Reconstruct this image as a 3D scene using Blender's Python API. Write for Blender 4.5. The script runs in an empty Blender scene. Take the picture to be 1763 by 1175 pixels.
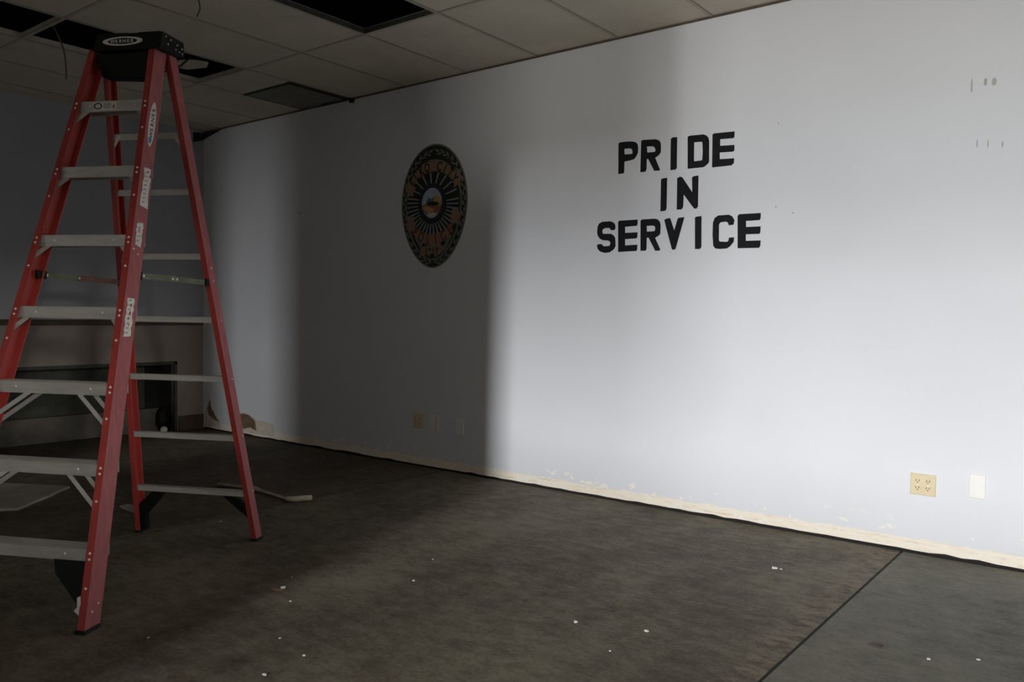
import bpy, bmesh, math, random
from mathutils import Vector, Matrix
from mathutils.geometry import tessellate_polygon

random.seed(7)
C = bpy.context.scene.collection
sc = bpy.context.scene

# ------------------------------------------------------------------ camera
EYE = 1.1368                      # camera height; floor is z = 0
cam_d = bpy.data.cameras.new('camera')
cam_d.sensor_width = 36.0
cam_d.lens = 1404.62 / 1763.0 * 36.0
cam_d.clip_start = 0.05
cam = bpy.data.objects.new('camera', cam_d)
C.objects.link(cam)
R_ = Vector((0.78695015, 0.61684231, 0.01466391))
U_ = Vector((-0.03157085, 0.01651977, 0.99936499))
F_ = Vector((-0.61620836, 0.78691338, -0.03247447))
cam.matrix_world = Matrix(((R_.x, U_.x, -F_.x, 0), (R_.y, U_.y, -F_.y, 0), (R_.z, U_.z, -F_.z, EYE), (0, 0, 0, 1)))
sc.camera = cam

# ------------------------------------------------------------------ exposure, world
sc.view_settings.view_transform = 'Standard'
sc.view_settings.look = 'None'
sc.view_settings.gamma = 1.0
sc.view_settings.use_curve_mapping = False
sc.view_settings.exposure = 0.0
sc.cycles.use_denoising = True
sc.cycles.max_bounces = 8
sc.cycles.diffuse_bounces = 5
w = bpy.data.worlds.new('world'); sc.world = w; w.use_nodes = True
w.node_tree.nodes['Background'].inputs[0].default_value = (1.0, 0.95, 0.90, 1)
w.node_tree.nodes['Background'].inputs[1].default_value = 1.6

# ------------------------------------------------------------------ room numbers
YW, XL, H = 4.3306, -7.151, 2.8277       # long wall, back wall, ceiling height
XR, YB = 3.2, -2.5                        # right wall, rear wall (behind the camera)

def area(name, loc, target, sx, sy, power, col):
    l = bpy.data.lights.new(name, 'AREA'); l.shape = 'RECTANGLE'; l.size = sx; l.size_y = sy
    l.energy = power; l.color = col
    o = bpy.data.objects.new(name, l); C.objects.link(o)
    o.location = loc
    d = Vector(target) - Vector(loc)
    o.rotation_euler = d.to_track_quat('-Z', 'Y').to_euler()
    return o

# lamps for daylight through the openings shaped in the unseen rear wall (see wall_rear)
DAY = (0.98, 0.99, 1.0)
area('daylight_high', (0.50, -8.0, 2.30), (-1.4, YW, 0.8), 0.20, 1.5, 1380, DAY)
area('daylight_side_high', (-0.54, -8.0, 2.30), (-0.9, YW, 0.8), 0.60, 1.3, 270, DAY)
area('daylight_side_mid', (-0.54, -8.0, 1.15), (-0.9, YW, 1.4), 0.60, 0.8, 355, DAY)
area('daylight_side_low', (-0.54, -8.0, 0.35), (-0.9, YW, 2.2), 0.10, 0.5, 160, DAY)
area('daylight_slot', (-4.6, -7.2, 2.5), (-6.3, YW, 0.8), 0.32, 1.6, 255, DAY)
area('ladder_fill', (9.0, -3.5, 2.2), (-3.2, 1.2, 0.8), 0.5, 0.6, 430, (1.0, 0.95, 0.90))  # added lamp beyond the right wall, there to brighten the ladder
area('ceiling_fill', (0.5, -7.5, 0.25), (-1.5, 3.0, 2.8), 0.8, 0.4, 225, (1.0, 0.96, 0.88))  # added low lamp, aimed up to brighten the ceiling


# ------------------------------------------------------------------ helpers
def tag(o, label=None, cat=None, group=None, kind=None):
    if label: o['label'] = label
    if cat: o['category'] = cat
    if group: o['group'] = group
    if kind: o['kind'] = kind
    return o

def empty(name, loc, rz=0.0, label=None, cat=None, group=None):
    o = bpy.data.objects.new(name, None); C.objects.link(o)
    o.empty_display_size = 0.1
    o.location = loc; o.rotation_euler = (0, 0, rz)
    return tag(o, label, cat, group)

def build(name, bm, m, parent=None, smooth=False, bevel=0.0):
    bmesh.ops.recalc_face_normals(bm, faces=bm.faces)
    me = bpy.data.meshes.new(name); bm.to_mesh(me); bm.free()
    mats = m if isinstance(m, (list, tuple)) else [m]
    for x in mats: me.materials.append(x)
    if smooth:
        for p in me.polygons: p.use_smooth = True
    o = bpy.data.objects.new(name, me); C.objects.link(o)
    if parent: o.parent = parent
    if bevel:
        b = o.modifiers.new('bevel', 'BEVEL'); b.width = bevel; b.segments = 2; b.limit_method = 'ANGLE'
    return o

def box(bm, x0, x1, y0, y1, z0, z1, mi=0):
    v = [bm.verts.new(p) for p in ((x0,y0,z0),(x1,y0,z0),(x1,y1,z0),(x0,y1,z0),(x0,y0,z1),(x1,y0,z1),(x1,y1,z1),(x0,y1,z1))]
    for f in ((0,3,2,1),(4,5,6,7),(0,1,5,4),(1,2,6,5),(2,3,7,6),(3,0,4,7)):
        bm.faces.new([v[i] for i in f]).material_index = mi

def hexa(bm, lo, hi, mi=0):
    """prism between two equal-length loops of points"""
    n = len(lo)
    a = [bm.verts.new(p) for p in lo]; b = [bm.verts.new(p) for p in hi]
    fs = [bm.faces.new(a[::-1]), bm.faces.new(b)]
    for i in range(n):
        fs.append(bm.faces.new([a[i], a[(i+1) % n], b[(i+1) % n], b[i]]))
    for f in fs: f.material_index = mi

def bar(bm, p, q, wdt, thk, up=(0, 0, 1)):
    """rectangular bar from p to q; width along side axis, thickness along the other"""
    p, q = Vector(p), Vector(q); d = (q - p).normalized()
    s = d.cross(Vector(up)); s = s.normalized() if s.length > 1e-6 else Vector((1, 0, 0))
    t = s.cross(d).normalized()
    c = [s*wdt/2 + t*thk/2, -s*wdt/2 + t*thk/2, -s*wdt/2 - t*thk/2, s*wdt/2 - t*thk/2]
    hexa(bm, [p + k for k in c], [q + k for k in c])

def tube(bm, pts, r, n=8):
    pts = [Vector(p) for p in pts]; rings = []
    for i, p in enumerate(pts):
        d = (pts[min(i+1, len(pts)-1)] - pts[max(i-1, 0)]).normalized()
        s = d.orthogonal().normalized(); t = d.cross(s)
        rr = r[i] if isinstance(r, (list, tuple)) else r
        rings.append([bm.verts.new(p + (s*math.cos(2*math.pi*k/n) + t*math.sin(2*math.pi*k/n))*rr) for k in range(n)])
    for a, b in zip(rings, rings[1:]):
        # match start vertices
        off = min(range(n), key=lambda k: (a[0].co - b[k].co).length)
        for k in range(n):
            bm.faces.new([a[k], a[(k+1) % n], b[(k+1+off) % n], b[(k+off) % n]])
    bm.faces.new(rings[0][::-1]); bm.faces.new(rings[-1])

def curve_pts(pts, n=8):
    """Catmull-Rom"""
    P = [Vector(p) for p in pts]; P = [P[0]*2-P[1]] + P + [P[-1]*2-P[-2]]; out = []
    for i in range(1, len(P)-2):
        for k in range(n):
            t = k/n
            out.append(0.5*((2*P[i]) + (P[i+1]-P[i-1])*t + (2*P[i-1]-5*P[i]+4*P[i+1]-P[i+2])*t*t + (3*P[i]-P[i-1]-3*P[i+1]+P[i+2])*t**3))
    out.append(P[-2]); return out

def plate(bm, poly, back, front, hole=None, axis='y', mi=0):
    """flat outline poly of (a, b) with thickness; axis 'y': a=x b=z, 'x': a=y b=z, 'z': a=x b=y"""
    def P(q, d):
        return (q[0], d, q[1]) if axis == 'y' else (d, q[0], q[1]) if axis == 'x' else (q[0], q[1], d)
    loops = [poly] + ([hole] if hole else [])
    tess = tessellate_polygon([[Vector((q[0], q[1], 0)) for q in L] for L in loops])
    flat = [q for L in loops for q in L]
    A = [bm.verts.new(P(q, back)) for q in flat]; B = [bm.verts.new(P(q, front)) for q in flat]
    for t in tess:
        for V in (A, B):
            try: bm.faces.new([V[i] for i in t]).material_index = mi
            except ValueError: pass
    s = 0
    for L in loops:
        n = len(L)
        for i in range(n):
            bm.faces.new([A[s+i], A[s+(i+1) % n], B[s+(i+1) % n], B[s+i]]).material_index = mi
        s += n

def disc(bm, cx, cz, rx, rz, y0, y1, n=40, axis='y', mi=0):
    plate(bm, [(cx + rx*math.cos(2*math.pi*k/n), cz + rz*math.sin(2*math.pi*k/n)) for k in range(n)], y0, y1, axis=axis, mi=mi)

_fc = {}
def glyph(ch, size=1.0):
    """triangles of one character of Blender's own font, as (points, polygons)"""
    if ch in _fc: return _fc[ch]
    cu = bpy.data.curves.new('glyph', 'FONT'); cu.body = ch; cu.size = 1.0; cu.align_x = 'CENTER'; cu.offset = 0.028
    o = bpy.data.objects.new('glyph', cu); C.objects.link(o)
    dg = bpy.context.evaluated_depsgraph_get(); dg.update()
    me = bpy.data.meshes.new_from_object(o.evaluated_get(dg))
    res = ([tuple(v.co)[:2] for v in me.vertices], [tuple(p.vertices) for p in me.polygons])
    bpy.data.objects.remove(o); bpy.data.curves.remove(cu); bpy.data.meshes.remove(me)
    _fc[ch] = res; return res

def put_glyph(bm, ch, fn):
    """fn maps glyph plane coordinates (x, y) to a 3D point"""
    v, f = glyph(ch)
    V = [bm.verts.new(fn(x, y)) for x, y in v]
    for p in f:
        try: bm.faces.new([V[i] for i in p])
        except ValueError: pass

# ------------------------------------------------------------------ materials
def mat(name, col, rough=0.6, metal=0.0, spec=0.5):
    m = bpy.data.materials.new(name); m.use_nodes = True
    b = m.node_tree.nodes['Principled BSDF']
    b.inputs['Base Color'].default_value = (*col, 1); b.inputs['Roughness'].default_value = rough
    b.inputs['Metallic'].default_value = metal; b.inputs['Specular IOR Level'].default_value = spec
    return m

def nodes(m): return m.node_tree.nodes, m.node_tree.links, m.node_tree.nodes['Principled BSDF']

def noise(m, scale, detail=4, rough=0.6, stretch=None):
    N, L, _ = nodes(m)
    g = N.new('ShaderNodeNewGeometry'); mp = N.new('ShaderNodeMapping'); t = N.new('ShaderNodeTexNoise')
    L.new(g.outputs['Position'], mp.inputs[0]); L.new(mp.outputs[0], t.inputs[0])
    if stretch: mp.inputs['Scale'].default_value = stretch
    t.inputs['Scale'].default_value = scale; t.inputs['Detail'].default_value = detail; t.inputs['Roughness'].default_value = rough
    return t

def ramp(m, src, stops):
    N, L, _ = nodes(m); r = N.new('ShaderNodeValToRGB'); L.new(src, r.inputs[0])
    e = r.color_ramp.elements
    while len(e) < len(stops): e.new(0.5)
    for k, (p, c) in enumerate(stops):
        e[k].position = p; e[k].color = (*c, 1) if len(c) == 3 else c
    return r

def mix(m, fac, a, b, mode='MIX'):
    N, L, _ = nodes(m); x = N.new('ShaderNodeMix'); x.data_type = 'RGBA'; x.blend_type = mode
    for s, v in ((0, fac), (6, a), (7, b)):
        if hasattr(v, 'links'): L.new(v, x.inputs[s])
        else: x.inputs[s].default_value = v if s == 0 else (*v, 1)
    return x.outputs[2]

def bump(m, src, strength=0.2, dist=0.01):
    N, L, b = nodes(m); u = N.new('ShaderNodeBump'); u.inputs['Strength'].default_value = strength
    u.inputs['Distance'].default_value = dist; L.new(src, u.inputs['Height']); L.new(u.outputs[0], b.inputs['Normal'])

def noisy(name, col, rough=0.6, metal=0.0, scale=8, amt=0.25, bmp=0.1, stretch=None, spec=0.5):
    """base colour varied by procedural noise, with bump"""
    m = mat(name, col, rough, metal, spec); N, L, b = nodes(m)
    t = noise(m, scale, 6, 0.65, stretch)
    lo = tuple(c*(1-amt) for c in col); hi = tuple(min(1, c*(1+amt)) for c in col)
    r = ramp(m, t.outputs[0], [(0.3, lo), (0.7, hi)]); L.new(r.outputs[0], b.inputs['Base Color'])
    if bmp: bump(m, t.outputs[0], bmp, 0.004)
    return m

def mathn(m, op, a, b=0.0):
    N, L, _ = nodes(m); x = N.new('ShaderNodeMath'); x.operation = op
    for s, v in ((0, a), (1, b)):
        if hasattr(v, 'links'): L.new(v, x.inputs[s])
        else: x.inputs[s].default_value = v
    return x.outputs[0]

def height_of(m):
    N, L, _ = nodes(m); g = N.new('ShaderNodeNewGeometry'); s = N.new('ShaderNodeSeparateXYZ')
    L.new(g.outputs['Position'], s.inputs[0]); return s.outputs

PAINT = (0.66, 0.675, 0.71)
def wall_paint():
    """blue-white paint; along the foot, where a base board was pulled off, cream plaster shows"""
    m = mat('wall_paint', PAINT, 0.55, 0, 0.3); N, L, b = nodes(m)
    z = height_of(m)[2]
    big = noise(m, 1.3, 3, 0.5); fine = noise(m, 260, 2, 0.5)
    c = ramp(m, big.outputs[0], [(0.35, (0.65, 0.663, 0.692)), (0.65, (0.68, 0.693, 0.72))]).outputs[0]
    # glue line left by the base board, ragged upper edge
    e1 = noise(m, 9, 5, 0.75, (1, 1, 0.4)); e2 = noise(m, 45, 3, 0.7)
    edge = mathn(m, 'ADD', mathn(m, 'MULTIPLY', e1.outputs[0], 0.045), mathn(m, 'MULTIPLY', e2.outputs[0], 0.018))
    lvl = mathn(m, 'SUBTRACT', z, edge)
    mask = ramp(m, lvl, [(0.034, (1, 1, 1)), (0.044, (0, 0, 0))]).outputs[0]
    stain = noise(m, 22, 6, 0.8, (0.35, 1, 3.5))
    cream = ramp(m, stain.outputs[0], [(0.27, (0.40, 0.28, 0.18)), (0.36, (0.72, 0.60, 0.46)), (0.48, (0.83, 0.76, 0.65))]).outputs[0]
    c = mix(m, mask, c, cream)
    # paint flaked off in small spots just above the strip
    sp = noise(m, 14, 3, 0.6, (1, 1, 1.4))
    near = ramp(m, z, [(0.10, (1, 1, 1)), (0.19, (0, 0, 0))]).outputs[0]
    spot = ramp(m, sp.outputs[0], [(0.62, (0, 0, 0)), (0.635, (1, 1, 1))]).outputs[0]
    c = mix(m, mathn(m, 'MULTIPLY', near, spot), c, (0.82, 0.78, 0.70))
    L.new(c, b.inputs['Base Color'])
    bump(m, mathn(m, 'ADD', fine.outputs[0], mathn(m, 'MULTIPLY', mask, -2.0)), 0.12, 0.002)
    return m

def floor_mat():
    """bare concrete with brown carpet glue; cleaner and greyer beyond the right-hand joint"""
    m = mat('bare_floor', (0.1, 0.09, 0.08), 0.75, 0, 0.35); N, L, b = nodes(m)
    a = noise(m, 1.6, 8, 0.7, (1, 0.6, 1)); c = noise(m, 9, 8, 0.75, (1, 1.8, 1)); d = noise(m, 60, 4, 0.7)
    s = mathn(m, 'ADD', mathn(m, 'MULTIPLY', a.outputs[0], 0.45), mathn(m, 'ADD', mathn(m, 'MULTIPLY', c.outputs[0], 0.35), mathn(m, 'MULTIPLY', d.outputs[0], 0.2)))
    br = ramp(m, s, [(0.39, (0.058, 0.047, 0.034)), (0.48, (0.125, 0.106, 0.076)), (0.57, (0.215, 0.192, 0.145))]).outputs[0]
    gr = ramp(m, s, [(0.39, (0.088, 0.080, 0.062)), (0.49, (0.155, 0.147, 0.120)), (0.58, (0.215, 0.206, 0.172))]).outputs[0]
    x = height_of(m)[0]
    side = ramp(m, mathn(m, 'ADD', x, 1.5), [(0.566, (0, 0, 0)), (0.572, (1, 1, 1))]).outputs[0]
    col = mix(m, side, br, gr)
    left_shade = ramp(m, mathn(m, 'ADD', x, 5.0), [(0.98, (0.66, 0.62, 0.58)), (1.0, (0.9, 0.89, 0.87))]).outputs[0]  # left slab darkened in colour to follow the shade there
    col = mix(m, 1.0, col, left_shade, 'MULTIPLY')
    # smeared glue along the left side of that joint
    gl = noise(m, 7, 8, 0.8, (0.9, 1.5, 1))
    band = ramp(m, mathn(m, 'ADD', x, 1.5), [(0.26, (0, 0, 0)), (0.50, (1, 1, 1)), (0.566, (1, 1, 1)), (0.57, (0, 0, 0))]).outputs[0]
    bm_ = mathn(m, 'MULTIPLY', band, gl.outputs[0])
    g2 = ramp(m, bm_, [(0.40, (0, 0, 0)), (0.47, (1, 1, 1))]).outputs[0]
    gcol = ramp(m, noise(m, 10, 7, 0.8, (0.9, 1.8, 1)).outputs[0], [(0.42, (0.070, 0.050, 0.036)), (0.56, (0.215, 0.180, 0.135))]).outputs[0]
    col = mix(m, mathn(m, 'MULTIPLY', g2, 0.8), col, gcol)
    L.new(col, b.inputs['Base Color'])
    bump(m, s, 0.35, 0.006)
    return m

def rail_mat():
    m = noisy('red_fibreglass', (0.36, 0.043, 0.034), 0.5, 0, 30, 0.16, 0.05, (1, 1, 0.2), 0.5)
    return m

M = dict(
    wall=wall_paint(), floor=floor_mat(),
    dark=noisy('dark_gap', (0.012, 0.010, 0.009), 0.9),
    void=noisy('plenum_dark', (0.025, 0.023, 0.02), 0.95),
    tile=noisy("ceiling_tile", (0.66, 0.60, 0.50), 0.9, 0, 3, 0.08, 0.0),
    tbar=noisy('grid_metal', (0.54, 0.49, 0.41), 0.5, 0, 6, 0.1, 0.0),
    edge=noisy('dark_line', (0.10, 0.075, 0.06), 0.9, 0, 20, 0.4, 0),
    brownwall=noisy('brown_wall', (0.27, 0.228, 0.20), 0.8, 0, 4, 0.12, 0.05),
    brownrail=noisy('brown_rail', (0.075, 0.050, 0.035), 0.7, 0, 12, 0.3, 0.05),
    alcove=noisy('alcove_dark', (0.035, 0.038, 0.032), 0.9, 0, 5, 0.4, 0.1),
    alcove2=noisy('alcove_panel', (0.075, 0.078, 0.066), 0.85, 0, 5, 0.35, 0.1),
    kick=noisy('kick_board', (0.115, 0.105, 0.09), 0.8, 0, 7, 0.3, 0.05),
    red=rail_mat(),
    redweb=noisy('weathered_red', (0.35, 0.095, 0.10), 0.55, 0, 45, 0.22, 0.08, (1, 1, 0.25)),
    alu=noisy('aluminium', (0.56, 0.55, 0.51), 0.42, 0.55, 14, 0.14, 0.03, (0.3, 1, 3)),
    rivet=mat('rivet_metal', (0.88, 0.84, 0.78), 0.3, 0.15),
    black=noisy('black_plastic', (0.0045, 0.0055, 0.0055), 0.6, 0, 30, 0.2, 0.05, None, 0.25),
    spread=noisy('dirty_spreader', (0.135, 0.15, 0.10), 0.55, 0.35, 16, 0.35, 0.03),
    rust=noisy('rusty_spreader', (0.16, 0.085, 0.055), 0.7, 0.2, 30, 0.35, 0.05),
    white=noisy('white_sticker', (0.72, 0.70, 0.67), 0.6, 0, 40, 0.12, 0),
    blue=mat('sticker_blue', (0.05, 0.22, 0.38), 0.5),
    ink=mat('sticker_ink', (0.015, 0.014, 0.016), 0.5),
    orange=mat('sticker_red', (0.45, 0.08, 0.05), 0.5),
    letter=noisy('letter_black', (0.0085, 0.008, 0.010), 0.75, 0, 40, 0.3, 0.05, None, 0.2),
    ivory=noisy('ivory_plastic', (0.64, 0.54, 0.35), 0.4, 0, 30, 0.06, 0),
    wplate=noisy('white_plastic', (0.76, 0.74, 0.70), 0.4, 0, 30, 0.04, 0),
    paper=noisy('kraft_paper', (0.17, 0.11, 0.065), 0.9, 0, 25, 0.35, 0.2),
    gyps=noisy('torn_gypsum', (0.62, 0.55, 0.46), 0.9, 0, 25, 0.15, 0.3),
    chip=noisy('paint_chip', (0.75, 0.74, 0.71), 0.8, 0, 60, 0.1, 0.1),
    brown_chip=noisy('brown_chip', (0.25, 0.15, 0.09), 0.8, 0, 60, 0.2, 0.1),
    card=noisy('pale_board', (0.30, 0.27, 0.235), 0.9, 0, 6, 0.2, 0.1),
    stick=noisy('pale_stick', (0.42, 0.36, 0.27), 0.7, 0, 20, 0.25, 0.1),
    duct=noisy('dark_metal', (0.06, 0.065, 0.055), 0.6, 0.2, 12, 0.35, 0.05),
    wire=mat('wire_grey', (0.10, 0.095, 0.085), 0.6),
    bwire=mat('cable_black', (0.012, 0.012, 0.012), 0.6),
    # emblem colours
    eg=noisy('emblem_greygreen', (0.155, 0.165, 0.13), 0.7, 0, 40, 0.18, 0.05),
    ek=noisy('emblem_black', (0.010, 0.012, 0.011), 0.7, 0, 40, 0.3, 0),
    en=noisy('emblem_navy', (0.012, 0.018, 0.045), 0.7, 0, 40, 0.2, 0),
    et=noisy('emblem_copper', (0.26, 0.155, 0.10), 0.7, 0, 40, 0.2, 0),
    er=noisy('emblem_maroon', (0.14, 0.035, 0.03), 0.7, 0, 40, 0.2, 0),
    es=noisy('emblem_silver', (0.27, 0.29, 0.30), 0.6, 0, 40, 0.15, 0),
    esky=noisy('emblem_sky', (0.36, 0.42, 0.52), 0.7, 0, 60, 0.15, 0),
    egr=noisy('emblem_green', (0.05, 0.14, 0.10), 0.7, 0, 60, 0.25, 0),
    eo=noisy('emblem_ochre', (0.45, 0.28, 0.10), 0.7, 0, 60, 0.2, 0),
    ebr=noisy('emblem_brown', (0.25, 0.10, 0.05), 0.7, 0, 60, 0.2, 0),
    ecr=noisy('emblem_cream', (0.50, 0.50, 0.42), 0.7, 0, 60, 0.15, 0),
)

def struct(name, bm, m, parent=None, **k):
    o = build(name, bm, m, parent, **k); o['kind'] = 'structure'; return o

# ------------------------------------------------------------------ room shell
# floor: three concrete slabs with open joints between them
bm = bmesh.new()
J1, J2 = -0.930, -4.00
for a, b in ((XL-0.8, J2-0.009), (J2+0.009, J1-0.006), (J1+0.006, XR)):
    box(bm, a, b, YB-7.5, YW-0.004, -0.10, 0.0)
box(bm, XL-0.8, XR, YB-7.5, YW+0.1, -0.14, -0.09, 1)
for j_, w_ in ((J1, 0.006), (J2, 0.009)): box(bm, j_-w_, j_+w_, YB-7.5, YW-0.004, -0.03, -0.003, 1)
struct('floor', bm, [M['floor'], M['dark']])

# long wall with the motto: its foot stops short of the slab, leaving a dark gap
bm = bmesh.new()
n = 150
xs = [XL + (XR+0.1-XL)*k/n for k in range(n+1)]
jag = [0.013 + 0.008*random.random()*(1 if random.random() < 0.6 else 0.2) for _ in xs]
for k in range(n):
    hexa(bm, [(xs[k], YW, jag[k]), (xs[k+1], YW, jag[k+1]), (xs[k+1], YW+0.014, jag[k+1]), (xs[k], YW+0.014, jag[k])],
             [(xs[k], YW, H+0.06), (xs[k+1], YW, H+0.06), (xs[k+1], YW+0.014, H+0.06), (xs[k], YW+0.014, H+0.06)])
wall_long = struct('wall_right', bm, M['wall'])
bm = bmesh.new(); box(bm, XL-0.1, XR+0.1, YW+0.015, YW+0.13, -0.1, H+0.06)
struct('wall_right_core', bm, M['dark'], wall_long)
# small holes and scuffs in that wall
for (x, z, a, b) in ((-0.694, 2.235, 0.004, 0.034), (-0.638, 2.242, 0.007, 0.018), (-0.603, 2.238, 0.010, 0.018),
                     (-0.664, 1.962, 0.003, 0.02), (-0.620, 1.957, 0.003, 0.02), (-0.562, 1.947, 0.004, 0.016),
                     (-1.604, 2.181, 0.004, 0.004), (-1.514, 1.697, 0.007, 0.005), (-1.606, 1.735, 0.005, 0.005), (-5.687, 1.967, 0.008, 0.010)):
    bm = bmesh.new(); disc(bm, x, z, a, b, YW+0.002, YW-0.0008, 12)
    o = build('scuff_mark', bm, bpy.data.materials.get('scuff') or noisy('scuff', (0.42, 0.41, 0.39), 0.8), wall_long)

# back wall on the far left: painted above, brown below a dark rail, with a low alcove
AY, AZ = 4.064, 0.655            # alcove jamb and head
bm = bmesh.new()
box(bm, XL-0.10, XL, YB-0.1, YW+0.02, 1.04, H+0.06)
back = struct('wall_back', bm, noisy('shaded_wall_paint', (0.37, 0.375, 0.41), 0.6, 0, 2, 0.05, 0.03))  # wall paint darkened in colour for the shade on this wall
bm = bmesh.new()
box(bm, XL-0.10, XL, YB-0.1, YW+0.02, AZ, 0.99)
box(bm, XL-0.10, XL, AY, YW+0.02, 0.0, AZ)
box(bm, XL-0.10, XL, YB-0.1, 0.6, 0.0, AZ)
struct('wall_back_lower', bm, M['brownwall'], back)
bm = bmesh.new(); box(bm, XL-0.10, XL+0.004, YB-0.1, YW-0.001, 0.99, 1.04)
struct('trim_1', bm, M['brownrail'], bevel=0.002)
bm = bmesh.new(); box(bm, XL-0.001, XL+0.012, AY+0.01, YW-0.001, 0.0, 0.14)
struct('baseboard_back', bm, M['brownrail'], bevel=0.002)
bm = bmesh.new()
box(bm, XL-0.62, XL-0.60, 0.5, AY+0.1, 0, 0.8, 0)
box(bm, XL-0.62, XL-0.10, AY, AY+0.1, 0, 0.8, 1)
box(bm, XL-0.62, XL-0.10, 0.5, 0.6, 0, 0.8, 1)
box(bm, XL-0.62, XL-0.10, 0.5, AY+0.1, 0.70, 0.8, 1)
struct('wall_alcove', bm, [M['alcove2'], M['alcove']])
bm = bmesh.new()          # frame of the alcove opening
box(bm, XL-0.02, XL+0.006, AY-0.028, AY, 0.0, AZ)
box(bm, XL-0.02, XL+0.006, 0.6, AY, AZ-0.03, AZ)
struct('trim_2', bm, M['duct'], bevel=0.002)
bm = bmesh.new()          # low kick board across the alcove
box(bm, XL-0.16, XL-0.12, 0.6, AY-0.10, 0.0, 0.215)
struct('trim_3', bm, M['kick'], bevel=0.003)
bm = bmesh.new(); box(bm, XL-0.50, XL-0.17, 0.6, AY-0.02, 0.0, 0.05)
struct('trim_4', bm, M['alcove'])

# wall on the right end and the rear wall with its openings (behind the camera)
bm = bmesh.new()          # added unseen opening, sized to throw lamp light on the ladder
box(bm, XR, XR+0.1, YB-0.1, -1.70, 0, H+0.06); box(bm, XR, XR+0.1, -0.80, YW+0.1, 0, H+0.06)
box(bm, XR, XR+0.1, -1.70, -0.80, 1.80, H+0.06); box(bm, XR, XR+0.1, -1.70, -0.80, 0, 1.25)
struct('wall_front', bm, M['wall'])
# unseen rear wall; its openings are shaped to cut the daylight into bands
bm = bmesh.new()
WX0, WX1, WZ0, WZ1 = -1.28, 1.55, 1.00, 1.90
DX0, DX1, DZ1 = -5.50, -5.12, 2.30
box(bm, XL, DX0, YB-0.1, YB, 0, H+0.06); box(bm, DX0, DX1, YB-0.1, YB, DZ1, H+0.06)
box(bm, DX1, WX0, YB-0.1, YB, 0, H+0.06)
box(bm, WX0, WX1, YB-0.1, YB, 0, WZ0); box(bm, WX0, WX1, YB-0.1, YB, WZ1, H+0.06)
box(bm, WX1, XR, YB-0.1, YB, 0, H+0.06)
struct('wall_rear', bm, M['wall'])


# thin dark line where wall meets ceiling
bm = bmesh.new(); box(bm, XL, XR, YW-0.006, YW+0.001, H-0.010, H+0.004)
struct('trim_5', bm, M['edge'])

# ------------------------------------------------------------------ suspended ceiling
S = 0.6096; X0 = -3.2204; R1 = 0.94
rows = [YW, YW-R1]
while rows[-1] > YB: rows.append(rows[-1] - 2*S)
cols = [X0 - 6*S + k*S for k in range(-1, 18)]
cols = [c for c in cols if c > XL+0.05 and c < XR-0.05]
cols = [XL] + cols + [XR]
def ci(x): return min(range(len(cols)), key=lambda k: abs(cols[k]-x))
c_open1, c_open2 = ci(X0-S), ci(X0-4*S)
missing = {(c_open1, 1), (c_open2, 1), (c_open2, 2)}
t = 0.012
bm = bmesh.new(); nb = bmesh.new()
for i in range(len(cols)-1):
    for j in range(len(rows)-1):
        if (i, j) in missing: continue
        y1, y0 = rows[j], rows[j+1]
        if (i, j) == (c_open2, 0): y1, y0 = YW-0.56, rows[1]       # its wall half is the loose tile
        box(bm, cols[i]+0.002, cols[i+1]-0.002, y0+0.002, y1-0.002, H+0.001+random.random()*0.002, H+0.016)
ceil = struct('ceiling', bm, M['tile'])
bm = bmesh.new()
for x in cols[1:-1]:
    box(bm, x-t, x+t, YB, YW, H, H+0.0012); box(bm, x-0.001, x+0.001, YB, YW, H, H+0.04)
for y in rows[1:]:
    box(bm, XL, XR, y-t, y+t, H+0.0004, H+0.0016); box(bm, XL, XR, y-0.001, y+0.001, H, H+0.04)
struct('ceiling_grid', bm, M['tbar'], ceil)
# dark strips painting the edge shadow along the grid flanges
bm = bmesh.new()
for x in cols[1:-1]:
    box(bm, x+t, x+t+0.003, YB, YW, H+0.0002, H+0.0009)
for y in rows[1:]:
    box(bm, XL, XR, y-t-0.003, y-t, H+0.0002, H+0.0009)
struct('ceiling_edge_shade', bm, M['edge'], ceil)
# dark edges of the two openings (the hanging lips of the grid)
bm = bmesh.new()
def lip(x0, x1, y0, y1):
    box(bm, x0, x0+0.004, y0, y1, H+0.001, H+0.030); box(bm, x1-0.004, x1, y0, y1, H+0.001, H+0.030)
    box(bm, x0, x1, y0, y0+0.004, H+0.001, H+0.030); box(bm, x0, x1, y1-0.004, y1, H+0.001, H+0.030)
lip(cols[c_open1]+t, cols[c_open1+1]-t, rows[2]+t, rows[1]-t)
struct('ceiling_lip', bm, M['duct'], ceil)
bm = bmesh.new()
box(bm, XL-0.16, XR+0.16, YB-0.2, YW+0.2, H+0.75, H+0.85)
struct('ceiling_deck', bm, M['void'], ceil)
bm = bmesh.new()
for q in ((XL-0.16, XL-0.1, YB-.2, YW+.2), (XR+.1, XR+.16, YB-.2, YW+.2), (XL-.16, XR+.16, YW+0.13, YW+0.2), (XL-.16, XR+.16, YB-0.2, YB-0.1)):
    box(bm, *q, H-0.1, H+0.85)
struct('wall_plenum', bm, M['void'])

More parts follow.
